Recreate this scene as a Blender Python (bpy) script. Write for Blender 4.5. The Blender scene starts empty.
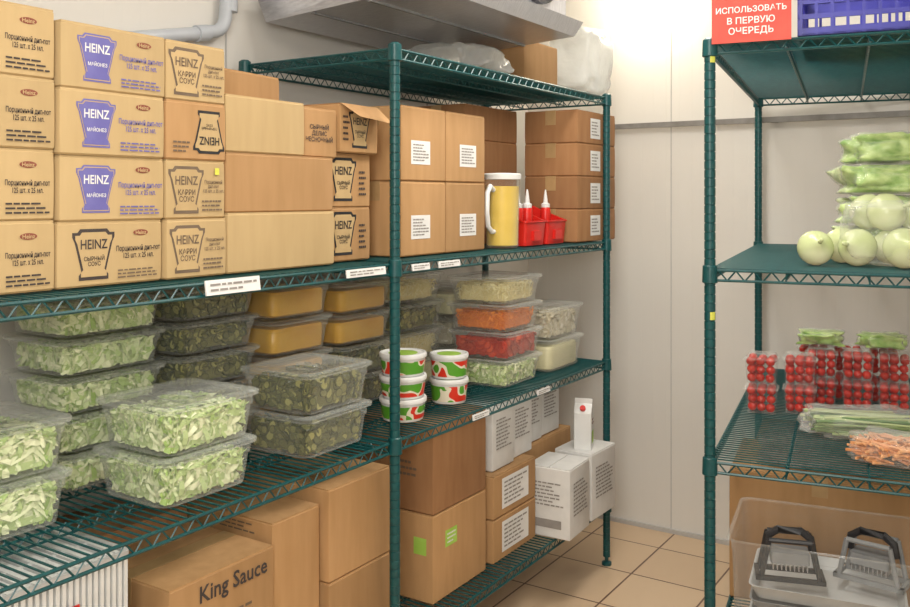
import bpy, bmesh, math, random
from mathutils import Vector, Matrix, noise
random.seed(4)
SC=bpy.context.scene
COL=SC.collection
EYE=1.58
T=EYE+.438; M=EYE-.186; L=EYE-.70; B=EYE-1.31
M2=EYE-.197; L2=EYE-.736; B2=.27
XF=-1.565
# ------------------------------------------------ materials
MATS={}
def nt(name):
    m=bpy.data.materials.new(name); m.use_nodes=True
    n=m.node_tree.nodes; l=m.node_tree.links
    return m,n,l,n['Principled BSDF']
def mat(name,c1,c2=None,rough=.5,scale=20,stretch=(1,1,1),bump=0,metal=0,rand=0,shade=False,emit=0,trans=0,detail=3,sss=0):
    if name in MATS: return MATS[name]
    m,n,l,p=nt(name)
    p.inputs['Roughness'].default_value=rough; p.inputs['Metallic'].default_value=metal
    c2=c2 or tuple(min(1,x*1.08) for x in c1)
    rp=n.new('ShaderNodeValToRGB'); rp.color_ramp.elements[0].color=(*c1,1); rp.color_ramp.elements[1].color=(*c2,1)
    tc=n.new('ShaderNodeTexCoord'); mp=n.new('ShaderNodeMapping'); mp.inputs['Scale'].default_value=stretch
    ns=n.new('ShaderNodeTexNoise'); ns.inputs['Scale'].default_value=scale; ns.inputs['Detail'].default_value=detail
    l.new(tc.outputs['Object'],mp.inputs[0]); l.new(mp.outputs[0],ns.inputs['Vector'])
    if shade:
        at=n.new('ShaderNodeAttribute'); at.attribute_name='shade'
        l.new(at.outputs['Fac'],rp.inputs[0])
    else:
        rp.color_ramp.elements[0].position=.3; rp.color_ramp.elements[1].position=.7
        l.new(ns.outputs[0],rp.inputs[0])
    src=rp.outputs[0]
    if rand:
        oi=n.new('ShaderNodeObjectInfo'); mr=n.new('ShaderNodeMapRange')
        mr.inputs['To Min'].default_value=1-rand; mr.inputs['To Max'].default_value=1+rand
        hs=n.new('ShaderNodeHueSaturation')
        l.new(oi.outputs['Random'],mr.inputs[0]); l.new(mr.outputs[0],hs.inputs['Value']); l.new(src,hs.inputs['Color']); src=hs.outputs[0]
    l.new(src,p.inputs['Base Color'])
    if emit:
        l.new(src,p.inputs['Emission Color']); p.inputs['Emission Strength'].default_value=emit
    if trans: p.inputs['Transmission Weight'].default_value=trans
    if bump:
        b=n.new('ShaderNodeBump'); b.inputs['Strength'].default_value=bump; b.inputs['Distance'].default_value=.004
        l.new(ns.outputs[0],b.inputs['Height']); l.new(b.outputs[0],p.inputs['Normal'])
    MATS[name]=m; return m
def clear(name,tint,base=.1,edge=.5,rough=.12,bump=0,spec=.5):
    m,n,l,p=nt(name)
    p.inputs['Base Color'].default_value=(*tint,1); p.inputs['Roughness'].default_value=rough; p.inputs['Specular IOR Level'].default_value=spec
    tr=n.new('ShaderNodeBsdfTransparent'); mx=n.new('ShaderNodeMixShader'); lw=n.new('ShaderNodeLayerWeight'); lw.inputs[0].default_value=.3
    mr=n.new('ShaderNodeMapRange'); mr.inputs['To Min'].default_value=base; mr.inputs['To Max'].default_value=edge
    l.new(lw.outputs['Facing'],mr.inputs[0]); l.new(mr.outputs[0],mx.inputs[0]); l.new(tr.outputs[0],mx.inputs[1]); l.new(p.outputs[0],mx.inputs[2])
    l.new(mx.outputs[0],n['Material Output'].inputs[0])
    if bump:
        tc=n.new('ShaderNodeTexCoord'); ns=n.new('ShaderNodeTexNoise'); ns.inputs['Scale'].default_value=25; b=n.new('ShaderNodeBump')
        b.inputs['Strength'].default_value=bump; b.inputs['Distance'].default_value=.01
        l.new(tc.outputs['Object'],ns.inputs['Vector']); l.new(ns.outputs[0],b.inputs['Height']); l.new(b.outputs[0],p.inputs['Normal'])
    return m
CLEAR=clear('clear_polycarbonate',(.78,.82,.78),.05,.5,.08,0,.9)
LIDM=clear('clear_lid',(.80,.84,.80),.12,.5,.08,.15,.9)
FILM=clear('plastic_film',(.92,.94,.93),.08,.5,.1,.9,1)
PUNM=clear('punnet_plastic',(.9,.92,.92),.04,.3,.08,0,1)
FILMW=clear('frosted_plastic_film',(.74,.78,.78),.4,.85,.2,.8)
CARD=mat('cardboard',(.41,.235,.10),(.47,.275,.125),.85,30,(1,1,.15),.05,rand=.14)
CARDL=mat('light_cardboard',(.50,.355,.175),(.55,.395,.20),.85,30,(1,1,.15),.05,rand=.06)
CARDD=mat('dark_cardboard',(.30,.145,.06),(.36,.185,.08),.85,30,(1,1,.15),.05,rand=.1)
TAPE=mat('brown_tape',(.40,.26,.12),(.44,.29,.14),.3,40)
WCARD=mat('white_carton',(.66,.66,.65),(.72,.72,.71),.6,20)
PAPER=mat('white_paper',(.78,.78,.77),(.82,.82,.82),.7,15)
INK=mat('dark_ink',(.045,.035,.035),(.07,.055,.05),.8)
INKG=mat('grey_ink',(.25,.23,.22),(.31,.29,.27),.8)
INKM=mat('faded_ink',(.15,.105,.07),(.18,.13,.09),.8)
PURPLE=mat('purple_ink',(.13,.12,.38),(.17,.16,.44),.7)
BROWNINK=mat('brown_ink',(.14,.07,.035),(.17,.09,.045),.8)
REDINK=mat('maroon_ink',(.25,.07,.045),(.29,.09,.055),.8)
TEAL=mat('teal_epoxy',(.003,.058,.064),(.006,.083,.088),.35,60)
YEL=mat('yellow_sticker',(.66,.68,.08),(.7,.72,.12),.5)
GRN=mat('green_sticker',(.35,.6,.08),(.42,.68,.12),.5)
STEEL=mat('brushed_steel',(.50,.50,.53),(.66,.66,.69),.3,30,(1,14,1),.06,metal=.65)
DARK=mat('dark_plastic',(.02,.02,.022),(.035,.035,.04),.4)
GREYP=mat('grey_plastic',(.22,.23,.24),(.28,.29,.30),.45)
PVC=mat('grey_pvc',(.50,.54,.60),(.56,.6,.65),.35)
WPL=mat('white_plastic',(.72,.73,.73),(.77,.78,.77),.35)
BLUE=mat('blue_plastic',(.02,.02,.30),(.03,.03,.38),.4)
REDP=mat('red_plastic',(.60,.015,.012),(.68,.025,.018),.3)
YELP=mat('yellow_sauce',(.72,.50,.06),(.80,.57,.09),.35)
LETT=mat('shredded_lettuce',(.32,.50,.10),(.93,.97,.66),.45,shade=True)
PICK=mat('pickle_slices',(.025,.034,.004),(.42,.40,.13),.3,shade=True)
CARR=mat('shredded_carrot',(.62,.13,.01),(.90,.32,.03),.5,shade=True)
CARP=mat('pale_carrot_pieces',(.66,.24,.07),(.90,.52,.28),.5,shade=True)
TOMS=mat('tomato_slices',(.38,.012,.005),(.72,.09,.03),.25,shade=True)
CHEE=mat('shredded_cabbage',(.66,.55,.22),(.90,.86,.58),.5,shade=True)
MUSH=mat('sliced_white_vegetable',(.55,.49,.34),(.85,.82,.72),.5,shade=True)
SAUC=mat('orange_sauce',(.64,.32,.02),(.76,.44,.05),.3,12,shade=False,bump=.3)
PALE=mat('pale_sauce',(.58,.55,.33),(.70,.66,.42),.4,12,bump=.2)
TOM=mat('cherry_tomato',(.46,.008,.005),(.60,.025,.008),.15,30,rand=.2)
ONI=mat('pale_onion_skin',(.50,.60,.24),(.82,.86,.62),.25,6,(1,1,.2))
LEAF=mat('packed_leaf',(.22,.44,.05),(.70,.86,.34),.4,22,bump=.5)
STALK=mat('green_stalks',(.05,.18,.02),(.55,.64,.32),.4,shade=True)
TUBL=mat('tub_print',(.70,.04,.02),(.10,.35,.03),.3,24,detail=0)
MATS['tub_print'].node_tree.nodes['Color Ramp'].color_ramp.interpolation='CONSTANT'
_cr=MATS['tub_print'].node_tree.nodes['Color Ramp'].color_ramp
_cr.elements[0].position=0; _cr.elements[1].position=.54; _e=_cr.elements.new(.46); _e.color=(.8,.75,.6,1)
# ------------------------------------------------ mesh helpers
class MB:
    def __init__(s): s.v=[]; s.f=[]; s.s=[]
    def poly(s,vs,faces,shade=.5):
        o=len(s.v); s.v+= [tuple(v) for v in vs]; 
        for f in faces: s.f.append([o+i for i in f]); s.s.append(shade)
    def box(s,a,b,shade=.5):
        x0,y0,z0=a; x1,y1,z1=b
        s.poly([(x0,y0,z0),(x1,y0,z0),(x1,y1,z0),(x0,y1,z0),(x0,y0,z1),(x1,y0,z1),(x1,y1,z1),(x0,y1,z1)],
               [(3,2,1,0),(4,5,6,7),(0,1,5,4),(1,2,6,5),(2,3,7,6),(3,0,4,7)],shade)
    def loft(s,loops,c0=True,c1=True,shade=.5):
        n=len(loops[0]); vs=[p for lp in loops for p in lp]; fs=[]
        for i in range(len(loops)-1):
            for j in range(n):
                k=(j+1)%n; fs.append((i*n+j,i*n+k,(i+1)*n+k,(i+1)*n+j))
        if c0: fs.append(tuple(range(n))[::-1])
        if c1: fs.append(tuple((len(loops)-1)*n+j for j in range(n)))
        s.poly(vs,fs,shade)
    def cyl(s,p0,p1,r,n=6,r1=None,shade=.5,caps=True):
        p0=Vector(p0);p1=Vector(p1);d=(p1-p0).normalized(); q=d.to_track_quat('Z','Y'); r1=r if r1 is None else r1
        lo=[[p+q@Vector((rr*math.cos(2*math.pi*i/n),rr*math.sin(2*math.pi*i/n),0)) for i in range(n)] for p,rr in((p0,r),(p1,r1))]
        s.loft(lo,caps,caps,shade)
    def lathe(s,prof,n=20,c0=True,c1=True,o=(0,0,0),shade=.5):
        s.loft([[(o[0]+r*math.cos(2*math.pi*i/n),o[1]+r*math.sin(2*math.pi*i/n),o[2]+z) for i in range(n)] for r,z in prof],c0,c1,shade)
    def tube(s,pts,r,n=8):
        pts=[Vector(p) for p in pts]; loops=[]
        for i,p in enumerate(pts):
            d=((pts[min(i+1,len(pts)-1)]-pts[max(i-1,0)])).normalized()
            a=d.cross(Vector((1,.13,0))).normalized(); b=d.cross(a).normalized()
            loops.append([p+a*r*math.cos(2*math.pi*k/n)+b*r*math.sin(2*math.pi*k/n) for k in range(n)])
        s.loft(loops)
    def mesh(s,name,m=None,smooth=False,shade=False):
        me=bpy.data.meshes.new(name); me.from_pydata(s.v,[],s.f)
        bm=bmesh.new(); bm.from_mesh(me)
        if shade is False: bmesh.ops.recalc_face_normals(bm,faces=bm.faces)
        bm.to_mesh(me); bm.free()
        if shade:
            a=me.attributes.new('shade','FLOAT','FACE'); a.data.foreach_set('value',s.s)
        if smooth:
            me.polygons.foreach_set('use_smooth',[True]*len(me.polygons))
            if smooth!='full':
                try: me.set_sharp_from_angle(angle=math.radians(38))
                except Exception: pass
        if m: me.materials.append(m)
        me.update(); return me
def rr(hx,hy,r,z,n=4,cx=0,cy=0):
    out=[]
    for sx,sy,a0 in((1,1,0),(-1,1,90),(-1,-1,180),(1,-1,270)):
        for i in range(n+1):
            a=math.radians(a0+90*i/n); out.append((cx+sx*(hx-r)+r*math.cos(a),cy+sy*(hy-r)+r*math.sin(a),z))
    return out
def ob(name,me,parent=None,loc=(0,0,0),rot=0,**kw):
    o=bpy.data.objects.new(name,me); COL.objects.link(o); o.location=loc
    o.rotation_euler=rot if isinstance(rot,(tuple,list)) else (0,0,rot)
    if parent: o.parent=parent
    for k,v in kw.items(): o[k]=v
    return o
def thing(name,label,cat,loc=(0,0,0),rot=0,group=None,me=None,**kw):
    o=ob(name,me,None,loc,rot,label=label,category=cat,**kw)
    if me is None: o.empty_display_size=.05
    if group: o['group']=group
    return o
TC={}
def textpts(s,sp=1.0):
    if (s,sp) in TC: return TC[(s,sp)]
    c=bpy.data.curves.new('t','FONT'); c.body=s; c.size=1; c.align_x='CENTER'; c.space_line=sp; c.offset=.016; c.resolution_u=2
    o=bpy.data.objects.new('t',c); COL.objects.link(o); bpy.context.view_layer.update()
    dg=bpy.context.evaluated_depsgraph_get(); me=bpy.data.meshes.new_from_object(o.evaluated_get(dg))
    v=[(p.co.x,p.co.y) for p in me.vertices]; f=[tuple(p.vertices) for p in me.polygons]
    bpy.data.objects.remove(o); bpy.data.meshes.remove(me)
    x0=min(p[0] for p in v);x1=max(p[0] for p in v);y0=min(p[1] for p in v);y1=max(p[1] for p in v)
    w=x1-x0; v=[((x-(x0+x1)/2)/w,(y-(y0+y1)/2)/w) for x,y in v]
    TC[(s,sp)]=(v,f); return v,f
class Face:
    """flat print on a box face; F = +X face, S = -Y face"""
    def __init__(s,root,face,w,d): s.r=root; s.f=face; s.w=w; s.d=d
    def P(s,u,v,e): return (s.w/2+e,u,v) if s.f=='F' else (u,-s.d/2-e,v)
    def shape(s,name,vs,faces,m,e=.0015,**kw):
        b=MB(); b.poly([s.P(u,v,e) for u,v in vs],faces)
        me=b.mesh(name,m,shade=None); return ob(name,me,s.r,**kw)
    def rect(s,name,u,v,w,h,m,e=.0015,**kw):
        return s.shape(name,[(u-w/2,v-h/2),(u+w/2,v-h/2),(u+w/2,v+h/2),(u-w/2,v+h/2)],[(0,1,2,3)],m,e,**kw)
    def oval(s,name,u,v,w,h,m,e=.0015):
        return s.shape(name,[(u+w/2*math.cos(a*math.pi/10),v+h/2*math.sin(a*math.pi/10)) for a in range(20)],[tuple(range(20))],m,e)
    def text(s,t,u,v,w,m,e=.0025,flip=False,sp=1.0,sy=1):
        vs,f=textpts(t,sp); k=-1 if flip else 1
        return s.shape('printed_text',[(u+k*x*w,v+k*y*w*sy) for x,y in vs],f,m,e)
    def lines(s,u,v,w,h,n,m=None,e=.0025):
        vs=[];fs=[]; rnd=random.Random(int(u*1000+v*7000)+n)
        for i in range(n):
            y=v+h/2-(i+.5)*h/n; ww=w*rnd.uniform(.55,1); o=len(vs); hh=h/n*.2
            x=u-w/2; gap=w*.03
            while x<u-w/2+ww:
                wl=w*rnd.uniform(.08,.22); x2=min(x+wl,u+w/2); o=len(vs)
                vs+=[(x,y-hh),(x2,y-hh),(x2,y+hh),(x,y+hh)]; fs.append((o,o+1,o+2,o+3)); x=x2+gap
        return s.shape('printed_lines',vs,fs,m or INKG,e)
    def keystone(s,u,v,h,style,t2,flip=False,ink=None):
        H=[(.30,1),(.36,.93),(.47,.93),(.47,.84),(.42,.74),(.27,.16),(.33,.10),(.33,0)]
        pts=[(-x,y) for x,y in H][::-1]+H
        k=-1 if flip else 1
        def tr(sc): return [(u+k*x*h*sc,v+k*(y-.5)*h*sc) for x,y in pts][::-1]
        n=len(pts)
        fs=[(i,i+1,n-2-i,n-1-i) for i in range(n//2-1)]
        ink=ink or (PURPLE if style=='solid' else BROWNINK)
        s.shape('printed_emblem',tr(1),fs,ink,.0012)
        if style!='solid':
            s.shape('emblem_field',tr(.87),fs,CARDL,.0018); tm=ink
        else:
            s.shape('emblem_line',tr(.93),fs,CARDL,.0016); s.shape('emblem_field',tr(.89),fs,ink,.0020); tm=PAPER
        s.text('HEINZ',u,v+k*.20*h,h*.60,tm,.0028,flip=flip,sy=1.25)
        s.text(t2,u,v-k*.12*h,h*.46,tm,.0028,flip=flip,sp=.9,sy=1.1)
BC={}
def carton(x0,x1,y0,y1,z,h,m=CARD,label='plain brown cardboard box on wire shelf',name='cardboard_box',rot=0,tape=True,group=None,cat='cardboard box',flaps=True):
    w=x1-x0; d=y1-y0
    root=thing(name,label,cat,((x0+x1)/2,(y0+y1)/2,z),rot,group)
    key=(round(w,3),round(d,3),round(h,3),m.name)
    if key not in BC:
        b=MB(); t=.004; q=.004
        hh=h-t if flaps else h
        loops=[rr(w/2-q,d/2-q,.003,0,2),rr(w/2,d/2,.005,q,2)]
        for i in range(1,4):
            bu=.0022*math.sin(math.pi*i/4)
            loops.append(rr(w/2+bu*.3,d/2+bu*.3,.005,hh*i/4,2))
        loops+=[rr(w/2,d/2,.005,hh-.002,2),rr(w/2-.002,d/2-.002,.004,hh,2)]
        b.loft(loops); me=b.mesh('body',m,True)
        f=MB(); f.box((-w/2+.002,-d/2+.002,0),(-.0015,d/2-.002,t)); fm=f.mesh('flap',m)
        f=MB(); f.box((.0015,-d/2+.002,0),(w/2-.002,d/2-.002,t)); fm2=f.mesh('flap',m)
        tm=MB(); tw=.024
        tm.box((-tw,-d/2+.001,h),(tw,d/2-.001,h+.0006)); tm.box((-tw,-d/2-.0012,h-.06),(tw,-d/2+.001,h+.0006))
        BC[key]=(me,fm,fm2,tm.mesh('packing_tape',TAPE))
    me,fm,fm2,tm=BC[key]
    ob('body',me,root)
    if flaps:
        ob('flap',fm,root,(0,0,h-.004)); ob('flap',fm2,root,(0,0,h-.004))
    if tape: ob('packing_tape',tm,root)
    return root,Face(root,'F',w,d),Face(root,'S',w,d)
# ------------------------------------------------ room
XL,XR,YB,YN,ZC=-2.225,.35,4.12,-1.0,2.78
def wallmat():
    m,n,l,p=nt('white_cold_room_panel'); p.inputs['Roughness'].default_value=.3
    tc=n.new('ShaderNodeTexCoord'); wv=n.new('ShaderNodeTexWave'); wv.inputs['Scale'].default_value=5; wv.wave_profile='SAW'
    sx=n.new('ShaderNodeSeparateXYZ'); ad=n.new('ShaderNodeMath'); cb=n.new('ShaderNodeCombineXYZ')
    l.new(tc.outputs['Object'],sx.inputs[0]); l.new(sx.outputs[0],ad.inputs[0]); l.new(sx.outputs[1],ad.inputs[1]); l.new(ad.outputs[0],cb.inputs[0])
    l.new(cb.outputs[0],wv.inputs['Vector'])
    ns=n.new('ShaderNodeTexNoise'); ns.inputs['Scale'].default_value=1.6; rp=n.new('ShaderNodeValToRGB')
    l.new(tc.outputs['Object'],ns.inputs['Vector']); l.new(ns.outputs[0],rp.inputs[0])
    rp.color_ramp.elements[0].color=(.72,.70,.66,1); rp.color_ramp.elements[1].color=(.79,.77,.73,1); l.new(rp.outputs[0],p.inputs['Base Color'])
    b=n.new('ShaderNodeBump'); b.inputs['Strength'].default_value=.5; b.inputs['Distance'].default_value=.003
    l.new(wv.outputs[0],b.inputs['Height']); l.new(b.outputs[0],p.inputs['Normal']); return m
WM=wallmat()
def tilemat():
    m,n,l,p=nt('beige_floor_tile'); p.inputs['Roughness'].default_value=.3
    tc=n.new('ShaderNodeTexCoord'); mp=n.new('ShaderNodeMapping'); mp.inputs['Location'].default_value=(.12,.05,0)
    br=n.new('ShaderNodeTexBrick'); br.offset=0; br.inputs['Scale'].default_value=1; br.inputs['Brick Width'].default_value=.33; br.inputs['Row Height'].default_value=.33
    br.inputs['Mortar Size'].default_value=.004; br.inputs['Color1'].default_value=(.68,.51,.34,1); br.inputs['Color2'].default_value=(.64,.47,.31,1); br.inputs['Mortar'].default_value=(.14,.07,.045,1)
    l.new(tc.outputs['Object'],mp.inputs[0]); l.new(mp.outputs[0],br.inputs['Vector']); l.new(br.outputs['Color'],p.inputs['Base Color']); return m
def slab(name,a,b,m,**kw):
    q=MB(); q.box(a,b); return ob(name,q.mesh(name,m),kind='structure',**kw)
slab('floor',(XL-.1,YN-.1,-.1),(XR+.1,YB+.1,0),tilemat())
slab('ceiling',(XL-.1,YN-.1,ZC),(XR+.1,YB+.1,ZC+.1),WM)
slab('wall_left',(XL-.1,YN-.1,0),(XL,YB+.1,ZC),WM)
slab('wall_right',(XR,YN-.1,0),(XR+.1,YB+.1,ZC),WM)
slab('wall_back',(XL,YB,0),(XR,YB+.1,ZC),WM)
slab('wall_front',(XL,YN-.1,0),(XR,YN,ZC),WM)
SEAM=mat('panel_seam',(.48,.47,.46),(.52,.51,.50),.5)
for i,x in enumerate((-1.46,-.35)): slab('trim_%d'%(i+1),(x,YB-.003,0),(x+.0035,YB,ZC),SEAM)
for i,y in enumerate((.9,2.05,3.2)): slab('trim_%d'%(i+3),(XL,y,0),(XL+.003,y+.006,ZC),SEAM)
slab('baseboard_back',(XL,YB-.012,0),(XR,YB,.02),SEAM)
RAILM=mat('rail_grey',(.20,.19,.18),(.28,.27,.26),.4)
b=MB(); b.box((-1.98,-.02,-.012),(0.28,.0,.012)); 
rail=thing('wall_rail','long narrow dark grey bumper rail fixed to white wall','wall rail',(0,YB-.022,EYE+.345))
ob('rail_bar',b.mesh('rail_bar',RAILM),rail)
for x in(-1.9,-1.0,-.2):
    b=MB(); b.box((x,-.0,-.012),(x+.03,.022,.012)); ob('rail_bracket',b.mesh('rail_bracket',RAILM),rail)
# ------------------------------------------------ shelving racks
def shelf_mesh(ln,dp):
    b=MB(); X=dp/2; Y=ln/2; r=.0042
    for zz in(-.006,-.034):
        for x in(-X,X): b.cyl((x,-Y,zz),(x,Y,zz),r)
        for y in(-Y,Y): b.cyl((-X,y,zz),(X,y,zz),r)
    def zig(p,q):
        p=Vector(p);q=Vector(q);n=max(2,int((q-p).length/.045)); up=Vector((0,0,.028))
        for i in range(n):
            a=p+(q-p)*i/n; c=p+(q-p)*(i+.5)/n; e=p+(q-p)*(i+1)/n
            b.cyl(a,c+up,.0022,4); b.cyl(c+up,e,.0022,4)
    for x in(-X,X): zig((x,-Y,-.034),(x,Y,-.034))
    for y in(-Y,Y): zig((-X,y,-.034),(X,y,-.034))
    for x in(-X*.34,X*.34):
        b.cyl((x,-Y,-.007),(x,Y,-.007),.003,5); b.cyl((x,-Y,-.028),(x,Y,-.028),.003,5); zig((x,-Y,-.03),(x,Y,-.03))
    n=int(ln/.024)
    for i in range(1,n): y=-Y+ln*i/n; b.cyl((-X,y,-.0025),(X,y,-.0025),.0025,5)
    return b.mesh('wire_shelf',TEAL)
def post_mesh(h):
    b=MB(); pr=[(.021,0),(.021,.012),(.008,.016),(.008,.035),(.0155,.036)]; z=.06
    while z<h-.02:
        pr+=[(.0155,z-.002),(.0138,z-.001),(.0138,z+.001),(.0155,z+.002)]; z+=.025
    pr+=[(.0155,h-.003),(.012,h)]
    b.lathe(pr,12); return b.mesh('post',TEAL,True)
cb=MB(); cb.lathe([(.0185,-.042),(.0215,-.040),(.020,.006),(.0175,.008)],12); COLLAR=cb.mesh('shelf_collar',TEAL,True)
st=MB()
for k in range(3):
    a0=math.radians(-80+k*20); a1=math.radians(-60+k*20)
    st.poly([(.0162*math.cos(a0),.0162*math.sin(a0),-.011),(.0162*math.cos(a1),.0162*math.sin(a1),-.011),(.0162*math.cos(a1),.0162*math.sin(a1),.011),(.0162*math.cos(a0),.0162*math.sin(a0),.011)],[(0,1,2,3)])
STK=st.mesh('sticker',YEL)
def rack(label,cx,cy,rot,ln,dp,zs,posts,h,stk=()):
    root=thing('shelving_rack',label,'shelving rack',(cx,cy,0),rot)
    sm=shelf_mesh(ln,dp); pm=post_mesh(h)
    for z in zs:
        ob('wire_shelf',sm,root,(0,0,z))
        for sx in(-1,1):
            for sy in(-1,1):
                if (sx,sy) in posts: ob('shelf_collar',COLLAR,root,(sx*dp/2,sy*ln/2,z))
    for sx,sy in posts: ob('post',pm,root,(sx*dp/2,sy*ln/2,0))
    for sx,sy,z in stk: ob('sticker',STK,root,(sx*dp/2,sy*ln/2,z),label='small yellow sticker')
    return root
DP=.61; XC=XF-DP/2
rack('tall teal epoxy wire shelving rack by white wall',XC,2.85,0,1.52,DP,(T,M,L,B),[(1,1),(1,-1),(-1,1),(-1,-1)],T+.012)
rack('teal wire shelving bay holding food containers and cartons',XC,1.31,0,1.50,DP,(M,L,B),[(1,-1),(-1,-1)],M+.55)
PR=Vector((-.777,2.512)); RA=math.radians(9.5)
EL=Vector((-math.sin(RA),math.cos(RA))); EW=Vector((math.cos(RA),math.sin(RA)))
def RP(l,w,z): p=PR+EL*l+EW*w; return (p.x,p.y,z)
c=PR+EL*.76+EW*.305
rack('teal wire shelving rack with vegetables, standing at an angle',c.x,c.y,RA,1.52,.61,(T,M2,L2,B2),[(1,1),(1,-1),(-1,1),(-1,-1)],T+.012,[(-1,-1,EYE+.39),(-1,-1,EYE-.33)])
# shelf edge tags
def tag(y0,y1,h,z,lab='white paper tag clipped on teal shelf edge'):
    r=thing('shelf_tag',lab,'shelf tag',(XF+.012,(y0+y1)/2,z),(0,math.radians(-8),0))
    b=MB(); b.box((-.003,-(y1-y0)/2,-h/2),(.001,(y1-y0)/2,h/2)); ob('tag_card',b.mesh('tag_card',PAPER),r)
    Face(r,'F',.0,0).lines(0,0,(y1-y0)*.86,h*.7,2,INKG)
tag(1.375,1.54,.034,M-.015); tag(1.86,2.03,.022,M-.018); tag(2.16,2.25,.02,M-.02); tag(2.30,2.42,.02,M-.02)
for y in(2.5,2.95): tag(y,y+.10,.018,L-.02)
# ------------------------------------------------ sauce cartons on the middle shelf
g='portion sauce cartons on the middle shelf'
z0=M+.004
PT='Порционный\nдип-пот\n125 шт. х 25 мл.'
LB='light cardboard carton with printed emblem, stacked on wire shelf'
for i in range(4):
    _,F,S=carton(-2.01,-1.63+random.uniform(-.006,.004),.80,1.062,z0+i*.1385,.138,CARDL,'light cardboard sauce carton with black printed text, stacked','sauce_carton',0,False,g)
    F.text('Порционный дип-пот\n125 шт. х 25 мл.',.074,.066,.092,INK,sy=1.6); F.oval('printed_oval',.075,.108,.036,.013,REDINK); F.text('Heinz',.075,.108,.026,CARDL); F.lines(.074,.024,.09,.026,3,INK)
for i in range(4):
    _,F,S=carton(-2.01,-1.63+random.uniform(-.006,.004),1.068+.003*(i%2),1.322+.003*(i%2),z0+i*.1345,.134,CARDL,LB,'sauce_carton',0,False,g)
    if i==0: F.keystone(-.045,.066,.105,'line','СЫРНЫЙ\nСОУС',False,INK)
    else: F.keystone(-.045,.066,.098,'solid','МАЙОНЕЗ')
    ik=INK if i==0 else PURPLE
    F.text('Порционный дип-пот\n125 шт. х 25 мл.',.064,.068,.112,ik,sy=1.4); F.oval('printed_oval',.07,.108,.038,.013,REDINK); F.text('Heinz',.07,.108,.027,CARDL); F.lines(.062,.022,.10,.022,3,INKM if i==0 else PURPLE)
for i in range(4):
    _,F,S=carton(-1.98,-1.63+random.uniform(-.006,.004),1.33+.002*(i%2),1.505,z0+i*.1345,.134,CARDL if i!=2 else CARD,LB,'sauce_carton',0,False,g)
    if i==2: F.keystone(.035,.066,.10,'line','ГОРЧИЧНЫЙ\nСОУС',True,DARK)
    else: F.keystone(-.03,.066,.108,'line','КАРРИ\nСОУС',False,INKM)
    if i!=2: F.text(PT,.050,.075,.062,INKM,sy=1.2)
    F.lines(.045 if i!=2 else -.04,.03,.06,.03,3,INKM)
    if i==1: F.rect('green_sticker',.06,.11,.013,.016,YEL,.003)
# plain cartons
carton(-1.98,-1.63,1.511,1.90,z0,.146,CARDL,'wide plain tan cardboard box on wire shelf',group=g)
carton(-1.98,-1.635,1.511,1.90,z0+.1465,.146,CARD,'wide plain tan cardboard box stacked on another',group=g)
carton(-1.95,-1.64,1.513,1.79,z0+.2935,.14,CARDL,'plain tan cardboard box on top of the stack',group=g)
carton(-2.08,-1.78,1.60,1.84,z0+.434,.085,CARD,'shallow brown carton lying on top of stack',group=g,rot=.1)
for i in range(2):
    _,F,S=carton(-2.0,-1.68,1.93,2.12,z0+i*.1555,.155,CARD,'brown sauce carton with black printed emblem','sauce_carton',0,False,g)
    F.keystone(-.03,.08,.125,'line','СЫРНЫЙ\nСОУС',False,DARK); F.lines(.06,.07,.04,.08,5,INK)
_,F,S=carton(-1.95,-1.66,1.795,1.945,z0+.2935,.135,CARD,'brown carton printed with dark rows of text','sauce_carton',0,False,g)
F.text('СЫРНЫЙ\nДЕЛИС\nЧЕСНОЧНЫЙ',0,.068,.11,INK)
_,F,S=carton(-1.95,-1.66,1.95,2.13,z0+.312,.14,CARD,'brown sauce carton with black emblem and torn flap','sauce_carton',.04,False,g)
F.keystone(.0,.07,.11,'line','СЫРНЫЙ\nСОУС',False,DARK); F.lines(-.065,.07,.03,.08,5,INK)
b=MB(); b.poly([(0,-.09,0),(0,.09,0),(.05,.10,-.05),(.055,-.07,-.04)],[(0,1,2,3)]); fl=ob('torn_flap',b.mesh('torn_flap',CARD,shade=None),F.r,(.145,0,.14))
for k in range(2): carton(-2.12,-1.87,2.17,2.45,z0+k*.201,.20,CARDD,'brown cardboard box behind the front row')
# far rack middle shelf: labelled boxes
for i in range(2):
    for j in range(2):
        y0=2.235+j*.252
        r,F,S=carton(-1.862,-1.65,y0,y0+.248,z0+i*.236,.234,CARD,'tan cardboard box with white shipping label',group='labelled boxes beyond the upright post')
        u=-.02 if j==0 else .01
        F.rect('paper_label',u,.09,.105,.075,PAPER); F.lines(u,.09,.085,.058,6)
for i in range(4):
    r,F,S=carton(-1.83,-1.585,3.36,3.75,z0+i*.1365,.136,CARDD,'reddish brown cardboard box with white label',group='reddish brown boxes on the middle shelf')
    F.rect('paper_label',-.02,.066,.10,.085,PAPER); F.lines(-.02,.066,.08,.065,5)
for i in range(4):
    carton(-2.12,-1.85,2.92,3.33,z0+i*.1365,.136,CARDD,'reddish brown cardboard box near wall',group='reddish brown boxes on the middle shelf')
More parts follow.
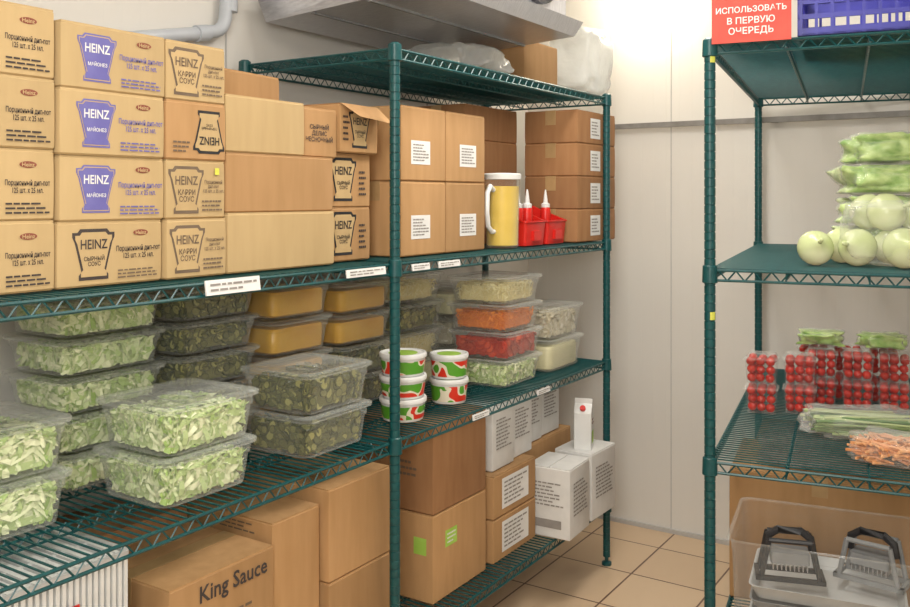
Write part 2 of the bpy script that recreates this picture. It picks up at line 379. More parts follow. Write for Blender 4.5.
# pitcher
def pitcher(x,y,z):
    r=thing('sauce_pitcher','clear plastic pitcher full of yellow sauce, white lid','pitcher',(x,y,z))
    b=MB(); b.lathe([(.055,0),(.060,.006),(.066,.25),(.069,.255)],24,True,False); ob('jug_body',b.mesh('jug_body',CLEAR,True),r)
    b=MB(); b.lathe([(.050,.006),(.057,.01),(.062,.225)],24); ob('yellow_sauce',b.mesh('yellow_sauce',YELP,True),r)
    b=MB(); b.lathe([(.070,.25),(.071,.268),(.066,.272),(.03,.274)],24); ob('lid',b.mesh('lid',WPL,True),r)
    b=MB(); b.tube([(0,-.062,.21),(0,-.085,.225),(0,-.105,.20),(0,-.108,.13),(0,-.10,.08),(0,-.075,.06),(0,-.06,.06)],.009); o=ob('handle',b.mesh('handle',WPL,True),r)
pitcher(-1.66,2.875,z0)
def redbin(x,y):
    r=thing('parts_bin','open red plastic bin holding squeeze bottles','plastic bin',(x,y,z0))
    b=MB(); w=.085; d=.082; H=.15
    o=[rr(w-.01,d-.008,.008,0),rr(w-.008,d-.006,.01,.002),rr(w,d,.012,H-.008),rr(w+.004,d+.004,.012,H-.006),rr(w+.004,d+.004,.012,H),rr(w-.002,d-.002,.012,H),rr(w-.01,d-.008,.01,.005)]
    for lp in o[2:]:
        for k,(px,py,pz) in enumerate(lp):
            if pz>.1 and px>0: lp[k]=(px,py,pz-.055*min(1,max(0,(px-.02)/.05)))
    b.loft(o); ob('bin_body',b.mesh('bin_body',REDP,True),r)
    b=MB(); b.box((w-.01,-.03,.02),(w+.006,.03,.055)); ob('label_holder',b.mesh('label_holder',REDP),r)
redbin(-1.70,3.06); redbin(-1.70,3.24)
def squeeze(x,y,m):
    r=thing('squeeze_bottle','red squeeze bottle with pointed white nozzle','squeeze bottle',(x,y,z0+.006),group='squeeze bottles in red bins')
    b=MB(); b.lathe([(.018,0),(.021,.004),(.021,.12),(.019,.135),(.015,.14)],16); ob('bottle_body',b.mesh('bottle_body',m,True),r)
    b=MB(); b.lathe([(.018,.138),(.018,.152),(.010,.157),(.006,.19),(.0025,.21)],16); ob('nozzle',b.mesh('nozzle',WPL,True),r)
for x,y in((-1.735,3.02),(-1.68,3.03),(-1.73,3.09),(-1.675,3.095),(-1.73,3.20),(-1.685,3.27)): squeeze(x,y,REDP)
# ------------------------------------------------ food pans
def pan_meshes(hx,hy,h):
    b=MB(); b.loft([rr(hx-.028,hy-.028,.03,0),rr(hx-.020,hy-.020,.035,.003),rr(hx-.018,hy-.018,.035,.012),rr(hx-.012,hy-.012,.032,h*.72),rr(hx-.009,hy-.009,.03,h*.74),rr(hx-.008,hy-.008,.03,h-.005),rr(hx-.001,hy-.001,.03,h-.002),rr(hx,hy,.03,h-.006)],True,False)
    pb=b.mesh('pan_body',CLEAR,True)
    b=MB(); b.loft([rr(hx+.002,hy+.002,.03,h-.004),rr(hx+.002,hy+.002,.03,h+.004),rr(hx-.004,hy-.004,.028,h+.0075),rr(hx-.022,hy-.022,.03,h+.0075),rr(hx-.03,hy-.03,.03,h+.002),rr(.05,.05,.02,h+.002),rr(.042,.042,.02,h-.004),rr(.040,.014,.012,h-.004),rr(.036,.010,.01,h+.006)],False,True)
    return pb,b.mesh('lid',LIDM,True)
PH=.106
PANS={}
def contents(kind,sx,sy,sz,seed,dens=1):
    rnd=random.Random(seed); b=MB()
    m={'lettuce':LETT,'pickle':PICK,'carrot':CARR,'tomato':TOMS,'cheese':CHEE,'mushroom':MUSH}[kind]
    q=.86
    b.loft([rr(sx*q*.9,sy*q*.9,.02,.006),rr(sx*q,sy*q,.02,.01),rr(sx*q,sy*q,.02,sz*.8),rr(sx*q*.9,sy*q*.9,.02,sz*.88)],shade=.3)
    N=int({'lettuce':950,'pickle':330,'carrot':800,'tomato':220,'cheese':800,'mushroom':420}[kind]*dens)
    for i in range(N):
        f=rnd.random()
        hx=sx*.93;hy=sy*.93
        if f<.36: p=Vector((rnd.uniform(-hx,hx),rnd.uniform(-hy,hy),sz*rnd.uniform(.84,1.0))); 
        elif f<.64: p=Vector((hx*rnd.choice((1,1,-1))*rnd.uniform(.92,1),rnd.uniform(-hy,hy),rnd.uniform(.008,sz*.95)))
        else: p=Vector((rnd.uniform(-hx,hx),hy*rnd.choice((-1,-1,1))*rnd.uniform(.92,1),rnd.uniform(.008,sz*.95)))
        tp=.93+.07*p.z/sz; p.x*=tp; p.y*=tp
        side= f>=.36
        R=Matrix.Rotation(rnd.uniform(0,6.28),3,'Z')@Matrix.Rotation(rnd.uniform(-.6,.6),3,'X')
        if side:
            if f<.64: R=Matrix.Rotation(math.pi/2+rnd.uniform(-.3,.3),3,'Y')@Matrix.Rotation(rnd.uniform(0,6.28),3,'Z')@Matrix.Rotation(rnd.uniform(-.3,.3),3,'X')
            else: R=Matrix.Rotation(math.pi/2+rnd.uniform(-.3,.3),3,'X')@Matrix.Rotation(rnd.uniform(0,6.28),3,'Z')@Matrix.Rotation(rnd.uniform(-.3,.3),3,'X')
        sh=rnd.random()
        if kind=='lettuce':
            l=rnd.uniform(.012,.03); w=rnd.uniform(.0025,.008); cu=rnd.uniform(-.008,.008)
            vs=[]
            for k in range(4):
                t=k/3*2-1; vs+=[R@Vector((t*l,-w*(1-.3*t*t),cu*(1-t*t)))+p,R@Vector((t*l,w*(1-.3*t*t),cu*(1-t*t)+rnd.uniform(-.004,.004)))+p]
            fs=[(0,1,3,2),(2,3,5,4),(4,5,7,6)]; b.poly(vs,fs,sh**.8)
        elif kind in('pickle','tomato','mushroom'):
            r=rnd.uniform(.011,.017) if kind!='tomato' else rnd.uniform(.016,.022); t=.0022
            n=9 
            lo=[[R@Vector((rad*math.cos(6.283*k/n),rad*math.sin(6.283*k/n),zz))+p for k in range(n)] for rad,zz in((r,-t),(r,t))]
            b.loft(lo,True,False,sh*.2)
            li=[[R@Vector((rad*math.cos(6.283*k/n),rad*math.sin(6.283*k/n),zz))+p for k in range(n)] for rad,zz in((r,t),(r*.8,t*1.05))]
            b.loft(li,False,False,sh*.25)
            li=[[R@Vector((rad*math.cos(6.283*k/n),rad*math.sin(6.283*k/n),zz))+p for k in range(n)] for rad,zz in((r*.8,t*1.05),(r*.4,t*1.1))]
            b.loft(li,False,True,.2+.8*sh*sh)
        else:
            l=rnd.uniform(.015,.03); d=R@Vector((l,0,0)); b.cyl(p-d*.5,p+d*.5,.0016,3,shade=sh)
    for i,v in enumerate(b.v):
        x,y,z=v; b.v[i]=(max(-sx,min(sx,x)),max(-sy,min(sy,y)),max(.004,min(sz+.004,z)))
    return b.mesh(kind,m,shade=True)
CM={}
INFO={'lettuce':('shredded_lettuce','pale green shredded lettuce packed in clear pan','lettuce'),
'pickle':('sliced_pickles','dark green sliced pickles in clear pan','pickles'),
'carrot':('shredded_carrot','orange shredded carrot in clear pan','carrot'),
'tomato':('sliced_tomatoes','red sliced tomatoes in clear pan','tomatoes'),
'cheese':('shredded_cabbage','yellowish white shredded cabbage in clear pan','cabbage'),
'mushroom':('sliced_onions','off-white sliced onions in clear pan','sliced onions'),
'sauce':('orange_sauce','yellow orange sauce filling clear pan','sauce'),
'pale':('pale_sauce','pale cream sauce filling clear pan','sauce')}
def pan(x0,x1,y0,y1,z,kind,fill=.9,rot=0,lid=True,h=PH,grp='food pans on the lower shelf'):
    hx=(x1-x0)/2; hy=(y1-y0)/2; key=(round(hx,3),round(hy,3),round(h,3))
    if key not in PANS: PANS[key]=pan_meshes(hx,hy,h)
    nm,lb,ct=INFO[kind]
    loc=((x0+x1)/2,(y0+y1)/2,z)
    r=thing('food_pan','clear plastic lidded food pan holding '+ct,'food pan',loc,rot,grp)
    ob('pan_body',PANS[key][0],r)
    if lid: ob('lid',PANS[key][1],r)
    sx=hx-.023; sy=hy-.023; sz=(h-.012)*fill
    v=random.randint(0,1); k=(kind,key,round(sz,3),v)
    if k not in CM:
        if kind in('sauce','pale'):
            b=MB(); b.loft([rr(sx-.01,sy-.01,.02,.004),rr(sx-.002,sy-.002,.025,.01),rr(sx,sy,.025,sz*.9),rr(sx-.004,sy-.004,.025,sz),rr(sx*.5,sy*.5,.02,sz+.003)]); CM[k]=b.mesh(nm,SAUC if kind=='sauce' else PALE,True)
        else: CM[k]=contents(kind,sx,sy,sz,v+len(CM)*7)
    thing(nm,lb,ct,(loc[0],loc[1],z+.001),rot,me=CM[k],kind='stuff')
def stack(x0,x1,y0,y1,kinds,zb=None,lid=True,h=PH,j=.003):
    zb=L+.004 if zb is None else zb
    for i,k in enumerate(kinds):
        dx=random.uniform(-j,j); dy=random.uniform(-j,j)
        pan(x0+dx,x1+dx,y0+dy,y1+dy,zb+i*(h+.0095),k,rot=random.uniform(-.015,.015),lid=True,h=h)
# front row
stack(-1.87,-1.605,1.305,1.60,['lettuce','lettuce'])
stack(-1.87,-1.605,1.765,2.055,['pickle','pickle'])
stack(-2.01,-1.74,.89,1.185,['lettuce','lettuce'],j=.002)
# rear row
stack(-2.155,-1.895,1.25,1.56,['lettuce']*5,h=.0815)
stack(-2.155,-1.895,1.59,1.895,['pickle']*5,h=.0815)
stack(-2.135,-1.885,1.925,2.205,['sauce']*4,h=.101,j=.001)
stack(-2.155,-1.895,2.24,2.54,['pickle','pickle','sauce','sauce'],h=.095)
stack(-2.155,-1.905,2.58,2.88,['pale','cheese','pickle','cheese'],h=.095)
stack(-2.155,-1.905,2.92,3.22,['pale','mushroom','pale'])
stack(-1.885,-1.615,2.83,3.13,['lettuce','tomato','carrot','cheese'],h=.092)
stack(-1.885,-1.615,3.19,3.50,['pale','mushroom'],h=.12)
# tubs
def tub(x,y,z,r0,h):
    r=thing('food_tub','round white tub with red and green printed label','food tub',(x,y,z),random.uniform(0,3),'round tubs on the lower shelf')
    b=MB(); b.lathe([(r0*.84,0),(r0*.86,.003),(r0*.95,h-.012),(r0*.97,h-.012),(r0*.97,h-.006)],28); ob('tub_body',b.mesh('tub_body',WPL,True),r)
    b=MB(); b.lathe([(r0*.868,.008),(r0*.945,h-.022)],28,False,False); o=ob('printed_band',b.mesh('printed_band',TUBL,True),r)
    o.scale=(1.012,1.012,1)
    b=MB(); b.lathe([(r0,h-.014),(r0*1.01,h-.004),(r0*.98,h),(r0*.9,h),(r0*.88,h-.004),(r0*.3,h-.004)],28); ob('lid',b.mesh('lid',WPL,True),r)
    b=MB(); b.lathe([(r0*.62,h-.0035),(r0*.62,h-.0028)],20); ob('lid_print',b.mesh('lid_print',GRN),r)
for k in range(3): tub(-1.69,2.30,L+.004+k*.07,.075,.07)
for k in range(2): tub(-1.70,2.58,L+.004+k*.084,.067,.082)
# ------------------------------------------------ bottom shelf, left racks
zb=B+.004
g='large cardboard boxes on the bottom shelf'
def ribcrate(x0,x1,y0,y1,z,h):
    r=thing('ribbed_crate','white ribbed plastic crate under wire shelf','plastic crate',((x0+x1)/2,(y0+y1)/2,z))
    w=(x1-x0)/2; d=(y1-y0)/2; b=MB()
    b.loft([rr(w-.014,d-.014,.015,0),rr(w-.010,d-.010,.015,h-.015),rr(w,d,.015,h-.015),rr(w,d,.015,h),rr(w-.01,d-.01,.012,h),rr(w-.015,d-.015,.012,.01)])
    ob('crate_body',b.mesh('crate_body',GREYP2,True),r)  # white crate: body greyer than ribs, shade of the gaps put into colour
    b=MB(); n=24
    for i in range(n+1):
        y=-d+.014+(2*d-.028)*i/n; b.box((w-.013,y-.0042,.004),(w-.001,y+.0042,h-.012))
    for i in range(n+1):
        x=-w+.014+(2*w-.028)*i/n; b.box((x-.0042,-d+.001,.004),(x+.0042,-d+.013,h-.012))
    ob('ribs',b.mesh('ribs',WPL),r)
    b=MB()
    for i in range(19):
        y=-d+.02+(2*d-.04)*i/18; b.box((-w+.014,y-.005,h-.012),(w-.014,y+.005,h-.004))
    for i in range(5):
        x=-w+.03+(2*w-.06)*i/4; b.box((x-.004,-d+.014,h-.014),(x+.004,d-.014,h-.006))
    ob('grid_top',b.mesh('grid_top',WPL),r)
    b=MB(); b.box((w+.0,.02,h*.7),(w+.003,.06,h*.7+.014)); ob('red_tag',b.mesh('red_tag',REDP),r)
GREYP2=mat('pale_grey_plastic',(.50,.51,.51),(.55,.56,.56),.4)
for k in range(2): ribcrate(-2.05,-1.62,.86,1.232,zb+k*.281,.278)
r,F,S=carton(-1.93,-1.62,1.33,1.655,zb,.22,CARD,'brown cardboard box under another box',group=g)
r,F,S=carton(-1.93,-1.62,1.33,1.655,zb+.221,.21,CARD,'brown sauce box with dark printed name',group=g)
F.text('King Sauce',.03,.165,.215,INK,sy=1.1); F.lines(.02,.08,.2,.05,3,INKM)
r,F,S=carton(-2.16,-1.945,1.33,1.66,zb,.47,CARDD,'brown cardboard box against the wall side',group=g)
r,F,S=carton(-2.12,-1.64,1.67,1.85,zb,.475,CARD,'tall brown cardboard box between others',group=g)
S.lines(.12,.45,.14,.03,3,INKM)
for k in range(2):
    r,F,S=carton(-1.98,-1.62,1.865,2.14,zb+k*.256,.255,CARD,'large plain brown cardboard box stacked under shelf',group=g)
    S.lines(-.05,.06,.16,.05,3,INKM)
for k in range(2):
    r,F,S=carton(-2.03,-1.63,2.38,2.71,zb+k*.286,.285,CARDD if k else CARD,'large brown cardboard box on bottom shelf',group=g)
    if k==0:
        F.rect('green_sticker',-.06,.19,.07,.055,GRN,label='green and white sticker'); F.lines(-.06,.19,.05,.04,3,PAPER)
        S.rect('green_sticker',.15,.18,.05,.055,GRN,label='green and white sticker')
    else:
        S.lines(.1,.14,.1,.06,3,INKM)
for k in range(2):
    r,F,S=carton(-1.95,-1.63,2.76,3.08,zb+k*.156,.155,CARD,'brown cardboard box with white paper labels',group=g)
    F.rect('paper_label',0,.08,.20,.11,PAPER); F.lines(0,.08,.17,.09,6); 
def wcart(x0,x1,y0,y1,z,h,rot=0):
    r,F,S=carton(x0,x1,y0,y1,z,h,WCARD,'white carton with grey printed text block','white_carton',rot,False,'white cartons on the bottom shelf','carton')
    F.lines(0,h*.55,(y1-y0)*.7,h*.5,9,INKG); S.lines(0,h*.62,(x1-x0)*.7,h*.36,7,INKG); S.rect('printed_panel',0,h*.2,(x1-x0)*.6,h*.12,INKG)
    return r
wcart(-1.68,-1.50,3.10,3.30,zb,.27,.05); wcart(-1.68,-1.51,3.345,3.57,zb,.27,-.03)
carton(-2.10,-1.72,3.13,3.58,zb,.31,CARD,'brown cardboard box behind white cartons',group=g)
for k,(y0,x1) in enumerate(((2.80,-1.66),(2.98,-1.68),(3.16,-1.73),(3.34,-1.74))): wcart(x1-.24,x1,y0,y0+.165,zb+.313,.235,random.uniform(-.02,.02))
# milk carton
r=thing('drink_carton','white gable-top drink carton standing on carton','drink carton',(-1.585,3.42,zb+.271),.3)
b=MB(); a=.036
b.loft([rr(a,a,.003,0,1),rr(a,a,.003,.15,1),[(x*1,y*.12,.185) for x,y,_ in rr(a,a,.003,0,1)],[(x*1,y*.1,.205) for x,y,_ in rr(a,a,.003,0,1)]])
ob('carton_body',b.mesh('carton_body',WPL),r); F=Face(r,'F',2*a,2*a); F.rect('printed_panel',0,.05,.05,.05,GRN); F.lines(0,.115,.05,.03,2,REDINK)
b=MB(); b.lathe([(.012,0),(.012,.012),(.010,.014)],12); ob('cap',b.mesh('cap',REDP),r,(0,-.022,.165),(.9,0,0))
# ------------------------------------------------ top shelf things (far rack)
carton(-2.05,-1.74,3.19,3.49,T+.004,.2,CARD,'brown cardboard box on the top wire shelf')
def filmblob(sx,sy,sz,seed,n=3,amp=.25,flat=True):
    bm=bmesh.new(); bmesh.ops.create_icosphere(bm,subdivisions=n+1,radius=1)
    for v in bm.verts:
        k=1+amp*noise.noise(v.co*2.1+Vector((seed,0,0)))+amp*.35*noise.noise(v.co*6+Vector((seed,3,0)))
        c=v.co; e=.55
        c=Vector([math.copysign(abs(q)**e,q) for q in c])*k
        v.co=Vector((c.x*sx,c.y*sy,max(-sz,min(sz,c.z*sz))))
    me=bpy.data.meshes.new('film'); bm.to_mesh(me); bm.free()
    me.polygons.foreach_set('use_smooth',[True]*len(me.polygons)); return me
r=thing('plastic_sack','crumpled frosted plastic sack on the top wire shelf','plastic sack',(-1.72,3.66,T+.16)); me=filmblob(.13,.12,.15,3,amp=.2); me.materials.append(FILMW); ob('film',me,r)
r=thing('plastic_sack','crumpled frosted plastic sack beside cardboard box','plastic sack',(-1.86,2.86,T+.069)); me=filmblob(.19,.18,.063,8,amp=.2); me.materials.append(FILMW); ob('film',me,r)
# ------------------------------------------------ evaporator unit
r=thing('evaporator_unit','stainless steel ceiling evaporator with sloping drip tray','evaporator unit',(0,0,0))
zE=EYE+.60
b=MB(); b.poly([(-2.14,2.15,zE-.02),(-1.50,2.15,zE+.02),(-1.50,3.15,zE+.02),(-2.14,3.15,zE-.02),(-2.16,2.13,zE+.06),(-1.47,2.13,zE+.075),(-1.47,3.17,zE+.075),(-2.16,3.17,zE+.06)],[(0,3,2,1),(0,1,5,4),(1,2,6,5),(2,3,7,6),(3,0,4,7),(4,5,6,7)]); ob('drip_tray',b.mesh('drip_tray',STEEL),r)
for s,x in enumerate((-1.95,-1.72)):
    b=MB(); b.box((x,2.16,zE-.012+.012*s+.0),(x+.012,3.14,zE-.002+.012*s)); ob('tray_rib',b.mesh('tray_rib',GREYP),r)
b=MB(); b.box((-2.12,2.18,zE+.08),(-1.52,3.12,ZC-.12)); ob('housing',b.mesh('housing',STEEL),r)
for y in(2.42,2.88):
    b=MB(); b.lathe([(.17,0),(.17,.02),(.155,.02),(.155,.004)],28,False,False); o=ob('fan_ring',b.mesh('fan_ring',DARK),r,(-1.52,y,zE+.27),(0,math.pi/2,0))
    b=MB()
    for k in range(7): b.lathe([(.02+k*.021,.022),(.023+k*.021,.022)],24)
    ob('fan_guard',b.mesh('fan_guard',DARK),r,(-1.52,y,zE+.27),(0,math.pi/2,0))
for y in(2.25,3.05):
    for x in(-1.9,-1.7):
        b=MB(); b.cyl((x,y,ZC-.12),(x,y,ZC),.008); ob('hanger',b.mesh('hanger',STEEL),r)
# drain pipe
r=thing('drain_pipe','pale grey plastic drain pipe with elbow along wall','pipe',(0,0,0))
b=MB(); pts=[(-2.19,1.38,EYE+.40),(-2.19,1.93,EYE+.515)]
for k in range(6):
    a=k/5; pts.append((-2.19,1.96+.06*math.sin(a*1.4),EYE+.525+.06*(1-math.cos(a*1.4))))
pts+=[(-2.19,2.04,EYE+.80),(-2.19,2.042,ZC)]
b.tube(pts,.021,14); ob('pipe_run',b.mesh('pipe_run',PVC,True),r)
b=MB(); b.cyl((-2.19,1.90,EYE+.509),(-2.19,1.945,EYE+.518),.026,14); ob('pipe_collar',b.mesh('pipe_collar',PVC,True),r)
b=MB(); b.cyl((-2.19,2.037,EYE+.60),(-2.19,2.038,EYE+.65),.026,14); ob('pipe_collar',b.mesh('pipe_collar',PVC,True),r)
b=MB(); b.cyl((-2.225,1.7,EYE+.467),(-2.19,1.7,EYE+.467),.01,8); ob('pipe_clip',b.mesh('pipe_clip',GREYP),r)
# ------------------------------------------------ lamp
LX,LZ=-1.553,EYE+.935
r=thing('wall_lamp','round glowing white bulkhead lamp on white wall','lamp',(LX,YB,LZ),(math.pi/2,0,0))
b=MB(); b.lathe([(.06,0),(.06,.02),(.055,.03)],28); ob('lamp_base',b.mesh('lamp_base',WPL,True),r)
GL=mat('glowing_globe',(1,.90,.72),(1,.92,.76),.4,emit=30)
b=MB(); b.lathe([(.055,.03),(.078,.05),(.082,.085),(.07,.12),(.045,.14),(.01,.147)],28); ob('globe',b.mesh('globe',GL,'full'),r)
# ------------------------------------------------ right rack goods
r=thing('red_sign','red paper sign with white lettering on rack top','sign',RP(-.022,.112,T+.0),RA)
b=MB(); b.box((-.104,-.001,-.01),(.104,.002,.15)); ob('sign_board',b.mesh('sign_board',mat('red_paper',(.62,.05,.03),(.68,.07,.04),.5)),r)
S=Face(r,'S',0,.002); S.text('ИСПОЛЬЗОВАТЬ',0,.080,.185,PAPER,.002); S.text('В ПЕРВУЮ',0,.050,.125,PAPER,.002); S.text('ОЧЕРЕДЬ',0,.020,.118,PAPER,.002)
# blue crate
r=thing('blue_crate','blue slatted plastic crate on top wire shelf','plastic crate',RP(.24,.395,T+.004),RA)
b=MB(); w,d,h=.165,.22,.17
for z1,z2 in((0,.02),(.045,.058),(.085,.098),(.125,.17)):
    for s in(-1,1):
        b.box((-w,s*d-.006*(s>0)-.0,z1),(w,s*d+.006*(s<0)+.0,z2)); b.box((s*w-.006*(s>0),-d,z1),(s*w+.006*(s<0),d,z2))
for s in(-1,1):
    for k in range(9): x=-w+.004+(2*w-.016)*k/8; b.box((x,s*(d-.003)-.004,0),(x+.008,s*(d-.003)+.004,h))
    for k in range(11): y=-d+.004+(2*d-.016)*k/10; b.box((s*(w-.003)-.004,y,0),(s*(w-.003)+.004,y+.008,h))
b.box((-w,-d,0),(w,d,.006)); ob('crate_body',b.mesh('crate_body',BLUE),r)
b=MB(); b.box((-w-.006,-d-.006,h),(w+.006,-d+.008,h+.012)); b.box((-w-.006,d-.008,h),(w+.006,d+.006,h+.012)); b.box((-w-.006,-d,h),(-w+.008,d,h+.012)); b.box((w-.008,-d,h),(w+.006,d,h+.012)); ob('crate_rim',b.mesh('crate_rim',BLUE),r)
# onions
def onionmesh():
    b=MB(); pr=[(.004,0),(.018,.002),(.040,.016),(.052,.038),(.054,.055),(.047,.076),(.030,.092),(.014,.101),(.007,.112)]
    b.lathe(pr,20); return b.mesh('bulb',ONI,'full')
OM=onionmesh(); bb=MB(); bb.lathe([(.007,.110),(.005,.122),(.006,.134),(.001,.138)],8); OS=bb.mesh('stem',ONI,'full')
for l,w,z,s,tx,ty in((.21,.27,.0,.95,1.2,.4),(.22,.38,.0,1,1.4,-.3),(.17,.50,.0,1.05,1.3,.5),(.33,.47,.0,1.0,.6,-1.2),(.35,.34,0,1,1.2,.2),(.24,.46,.100,1.02,1.1,.9),(.37,.41,.10,1.0,1.4,-.5),(.35,.55,.09,1,.7,.4)):
    R=Matrix.Rotation(tx,3,'X')@Matrix.Rotation(ty,3,'Y')
    o=thing('onion','peeled pale green-white onion on wire shelf','onion',(0,0,0),group='onions on the middle shelf')
    o.rotation_euler=R.to_euler(); o.scale=(s,s,s)
    c=Vector(RP(l,w,M2+.056*s+z)); o.location=c-R@Vector((0,0,.054*s))
    ob('bulb',OM,o); ob('stem',OS,o)
r=thing('plastic_bag','clear crumpled plastic bag wrapped over onions','plastic bag',RP(.28,.47,M2+.098),RA); me=filmblob(.13,.15,.093,5,amp=.18); me.materials.append(FILM); ob('film',me,r)
# bagged lettuce
for k,(l,w,z,sx,sy,rt) in enumerate(((.67,.46,.055,.14,.17,.1),(.67,.47,.155,.14,.16,-.1),(.66,.45,.255,.13,.16,.12),(.67,.47,.355,.13,.15,0))):
    r=thing('bagged_lettuce','green leafy lettuce packed in clear plastic bag','bagged lettuce',RP(l,w,M2+z+.004),RA+rt,'bagged lettuce stacked on the middle shelf')
    me=filmblob(sx*.93,sy*.93,.044,20+k,amp=.45); me.materials.append(LEAF); ob('leaves',me,r)
    me=filmblob(sx,sy,.0495,20+k,amp=.35); me.materials.append(FILM); ob('bag_film',me,r)
# tomato punnets
def punnet_mesh(a,h):
    b=MB(); b.loft([rr(a*.88,a*.88,.01,0),rr(a,a,.012,h*.8),rr(a+.004,a+.004,.012,h*.8),rr(a+.004,a+.004,.012,h*.84)],True,False); m1=b.mesh('punnet_body',PUNM,True)
    b=MB(); b.loft([rr(a+.004,a+.004,.012,h*.84),rr(a-.002,a-.002,.012,h*.86),rr(a-.008,a-.008,.012,h),rr(a*.5,a*.5,.01,h)],False,True); return m1,b.mesh('lid',FILM,True)
PA=.051; PHT=.098
pm,pl=punnet_mesh(PA,PHT)
tb=MB(); tb.lathe([(.002,-.0155),(.009,-.0135),(.0145,-.007),(.0162,.001),(.0145,.009),(.009,.0145),(.002,.0145)],12); TM=tb.mesh('cherry_tomato',TOM,'full')
def punnet(l,w,z,toms=True):
    loc=RP(l,w,z); rt=RA+random.uniform(-.06,.06)
    r=thing('tomato_punnet','clear plastic punnet full of red cherry tomatoes','punnet',loc,rt,'tomato punnets on the lower shelf')
    ob('punnet_body',pm,r); ob('lid',pl,r)
    Rm=Matrix.Rotation(rt,3,'Z')
    for iz in range(3):
        for ix in range(3):
            for iy in range(3):
                if iz<2 and not (ix==0 or iy==0): continue
                sp=.0300+.0012*iz
                p=Vector(((ix-1)*sp*.98,(iy-1)*sp*.98,.018+iz*.0285))+Vector([random.uniform(-.0012,.0012) for _ in range(3)])
                o=thing('cherry_tomato','shiny red cherry tomato inside clear punnet','cherry tomato',Vector(loc)+Rm@p,(random.uniform(0,6),random.uniform(0,6),0),'cherry tomatoes in punnets',me=TM)
                o.scale=(.93,.93,.93)
zl=L2+.004
for l,w in((.66,.085),(.70,.205)):
    for k in range(2): punnet(l,w,zl+k*.1)
for l,w in((.86,.27),(.86,.387),(.86,.504)):
    for k in range(2): punnet(l,w,zl+k*.1)
for l,w in((.985,.24),(.985,.357),(.985,.474)): punnet(l,w,zl+.1); punnet(l,w,zl)
for l,w in((.92,.27),(.93,.47)):
    r=thing('herb_bag','clear bag of small green herb sprigs on punnets','bagged herbs',RP(l,w,zl+.227),RA,'herb bags on tomato punnets')
    me=filmblob(.070,.06,.022,31+int(w*10),amp=.5); me.materials.append(LEAF); ob('leaves',me,r)
    me=filmblob(.075,.065,.027,31+int(w*10),amp=.4); me.materials.append(FILM); ob('bag_film',me,r)
# bags of stalks
def stalkbag(l,w,lab,nm,m,rt,ln,wd,cat,n=60,ax=1):
    r=thing(nm,lab,cat,RP(l,w,zl+.038),RA+rt,'plastic bags of vegetables near shelf edge')
    b=MB(); rnd=random.Random(int(l*100))
    for i in range(n):
        y=rnd.uniform(-wd,wd)*.85; z=rnd.uniform(-.027,.022); x=rnd.uniform(-.03,.03); a=rnd.uniform(-.04,.04)
        if ax: b.cyl((x-ln*.8,y-a,z),(x+ln*.8,y+a,z),rnd.uniform(.003,.007),6,.003,shade=rnd.random())
        else:
            x=rnd.uniform(-ln,ln)*.8; t=rnd.uniform(0,3.14); d=.028
            b.cyl((x-d*math.cos(t),y-d*math.sin(t),z),(x+d*math.cos(t),y+d*math.sin(t),z+rnd.uniform(-.008,.008)),.004,5,shade=rnd.random())
    ob('vegetable_pieces',b.mesh('vegetable_pieces',m,shade=True),r)
    me=filmblob(ln,wd,.038,int(l*77),amp=.3); me.materials.append(FILM); ob('bag_film',me,r)
stalkbag(.46,.40,'clear bag of green stalks lying on wire shelf','bagged_green_stalks',STALK,.25,.17,.10,'bagged vegetables')
stalkbag(.17,.47,'clear bag of orange carrot sticks on wire shelf','bagged_carrot_sticks',CARP,-.2,.11,.08,'bagged vegetables',220,0)
# below: boxes and bin
def rbox(l0,l1,w0,w1,z,h,m,lab):
    p=RP((l0+l1)/2,(w0+w1)/2,z); W=w1-w0; D=l1-l0
    return carton(p[0]-W/2,p[0]+W/2,p[1]-D/2,p[1]+D/2,z,h,m,lab,rot=RA)
r,F,S=rbox(.46,.86,.0,.55,B2+.004,.42,CARD,'brown cardboard box on bottom wire shelf')
rbox(.90,1.4,.03,.55,B2+.004,.38,CARDD,'dark brown cardboard box on bottom wire shelf')
r=thing('plastic_sack','pinkish crumpled plastic bag lying on cardboard box','plastic bag',RP(.66,.29,B2+.470),RA); me=filmblob(.2,.16,.04,14,amp=.35); me.materials.append(clear('pink_film',(.75,.5,.45),.3,.7,.2,.8)); ob('film',me,r)
bw,bl,bh=.26,.20,.345
r=thing('storage_bin','deep clear plastic bin holding kitchen slicers','storage bin',RP(.225,.30,B2+.004),RA)
b=MB(); b.loft([rr(bw-.03,bl-.03,.03,0),rr(bw-.022,bl-.022,.035,.005),rr(bw-.012,bl-.012,.035,bh-.04),rr(bw-.010,bl-.010,.035,bh-.038),rr(bw-.009,bl-.009,.035,bh-.006),rr(bw,bl,.035,bh),rr(bw+.002,bl+.002,.035,bh-.006)],True,False); ob('bin_body',b.mesh('bin_body',clear('clear_bin',(.8,.84,.84),.06,.6,.08,0,1),True),r)
zbin=B2+.012
def tray(l,w,z,rt,sx,sy,h,m,lab):
    r=thing('plastic_tray',lab,'plastic tray',RP(l,w,z),RA+rt)
    b=MB(); b.loft([rr(sx-.02,sy-.02,.02,0),rr(sx-.004,sy-.004,.025,h-.004),rr(sx,sy,.025,h),rr(sx-.006,sy-.006,.022,h),rr(sx-.022,sy-.022,.02,.005)]); ob('tray_body',b.mesh('tray_body',m,True),r)
for k in range(5): tray(.225,.30,zbin+k*.040,.02*(k%2),.205,.155,.038,GREYP if k%2 else GREYP2,'stacked grey rectangular plastic tray inside clear bin')
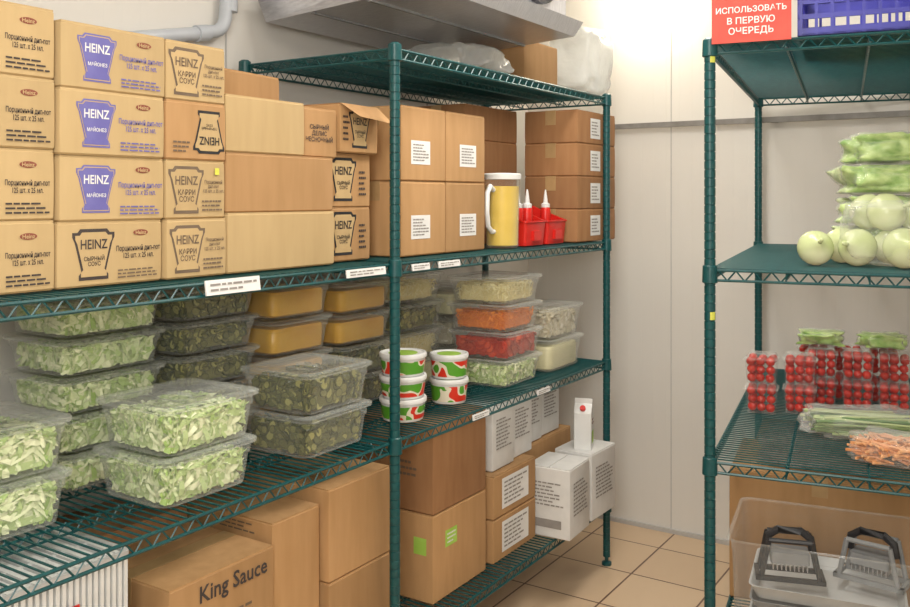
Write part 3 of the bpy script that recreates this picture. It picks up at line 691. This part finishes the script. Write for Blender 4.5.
def slicer(l,w,z,rt,m1,lab,s0=1.0):
    r=thing('vegetable_slicer',lab,'vegetable slicer',RP(l,w,z),RA+rt)
    b=MB(); b.box((-.09,-.045,0),(.09,-.033,.012)); b.box((-.09,.033,0),(.09,.045,.012)); b.box((-.09,-.045,0),(-.078,.045,.012)); b.box((.078,-.045,0),(.09,.045,.012)); ob('slicer_base',b.mesh('slicer_base',m1),r)
    b=MB()
    for s in(-1,1):
        b.cyl((-.075,s*.039,.01),(-.055,s*.039,.11),.007,8); b.cyl((.075,s*.039,.01),(.055,s*.039,.11),.007,8); b.cyl((-.055,s*.039,.11),(.055,s*.039,.11),.007,8)
    ob('slicer_frame',b.mesh('slicer_frame',m1,True),r)
    b=MB(); b.loft([rr(.05,.033,.006,.045),rr(.05,.033,.006,.075)]); 
    ob('pusher_block',b.mesh('pusher_block',GREYP),r)
    b=MB()
    for i in range(9): x=-.044+i*.011; b.box((x-.001,-.033,.028),(x+.001,.033,.044))
    ob('blades',b.mesh('blades',STEEL),r)
    b=MB(); b.tube([(-.06,0,.075),(-.055,0,.11),(-.03,0,.128),(.03,0,.128),(.055,0,.11),(.06,0,.075)],.011); ob('handle',b.mesh('handle',DARK,True),r)
    r.scale=(s0,s0,s0)
slicer(.17,.20,zbin+.202,.15,DARK,'black hand slicer with steel blades in bin',1.05)
slicer(.24,.42,zbin+.202,-.3,GREYP,'grey hand slicer with dark handle in bin',1.05)
# ------------------------------------------------ lights, world, camera
def area(loc,size,power,col,rot=(0,0,0),sy=None):
    l=bpy.data.lights.new('added_area_light','AREA'); l.energy=power; l.size=size; l.color=col
    if sy: l.shape='RECTANGLE'; l.size_y=sy
    o=bpy.data.objects.new('added_area_light',l); COL.objects.link(o); o.location=loc; o.rotation_euler=rot
area((-.5,.5,ZC-.05),.7,45,(1,.95,.86),(math.radians(22),math.radians(-18),0),1.0)  # added key light overhead, no fixture is seen there
area((-1.0,2.5,ZC-.05),.4,29,(1,.94,.85),(0,0,0),1.2)  # added light above the aisle, its fixture unseen
pl_=bpy.data.lights.new('globe_light','POINT'); pl_.energy=4; pl_.color=(1,.87,.68); pl_.shadow_soft_size=.08
o=bpy.data.objects.new('globe_light',pl_); COL.objects.link(o); o.location=(LX,YB-.35,LZ)
area((.05,-.5,1.9),.5,22,(1,.98,.93),(math.radians(82),0,math.radians(28)))  # camera-side fill added to brighten the fronts, not a ceiling lamp
w=bpy.data.worlds.new('World'); SC.world=w; w.use_nodes=True
w.node_tree.nodes['Background'].inputs[0].default_value=(1,.97,.93,1); w.node_tree.nodes['Background'].inputs[1].default_value=.25
SC.view_settings.view_transform='Standard'
cam=bpy.data.cameras.new('Camera'); cam.sensor_width=36; cam.lens=900/910*36; cam.shift_y=-(303.5-198)/910; cam.clip_start=.05
co=bpy.data.objects.new('Camera',cam); COL.objects.link(co); co.location=(0,0,EYE); co.rotation_euler=(math.pi/2,0,math.radians(33))
SC.camera=co
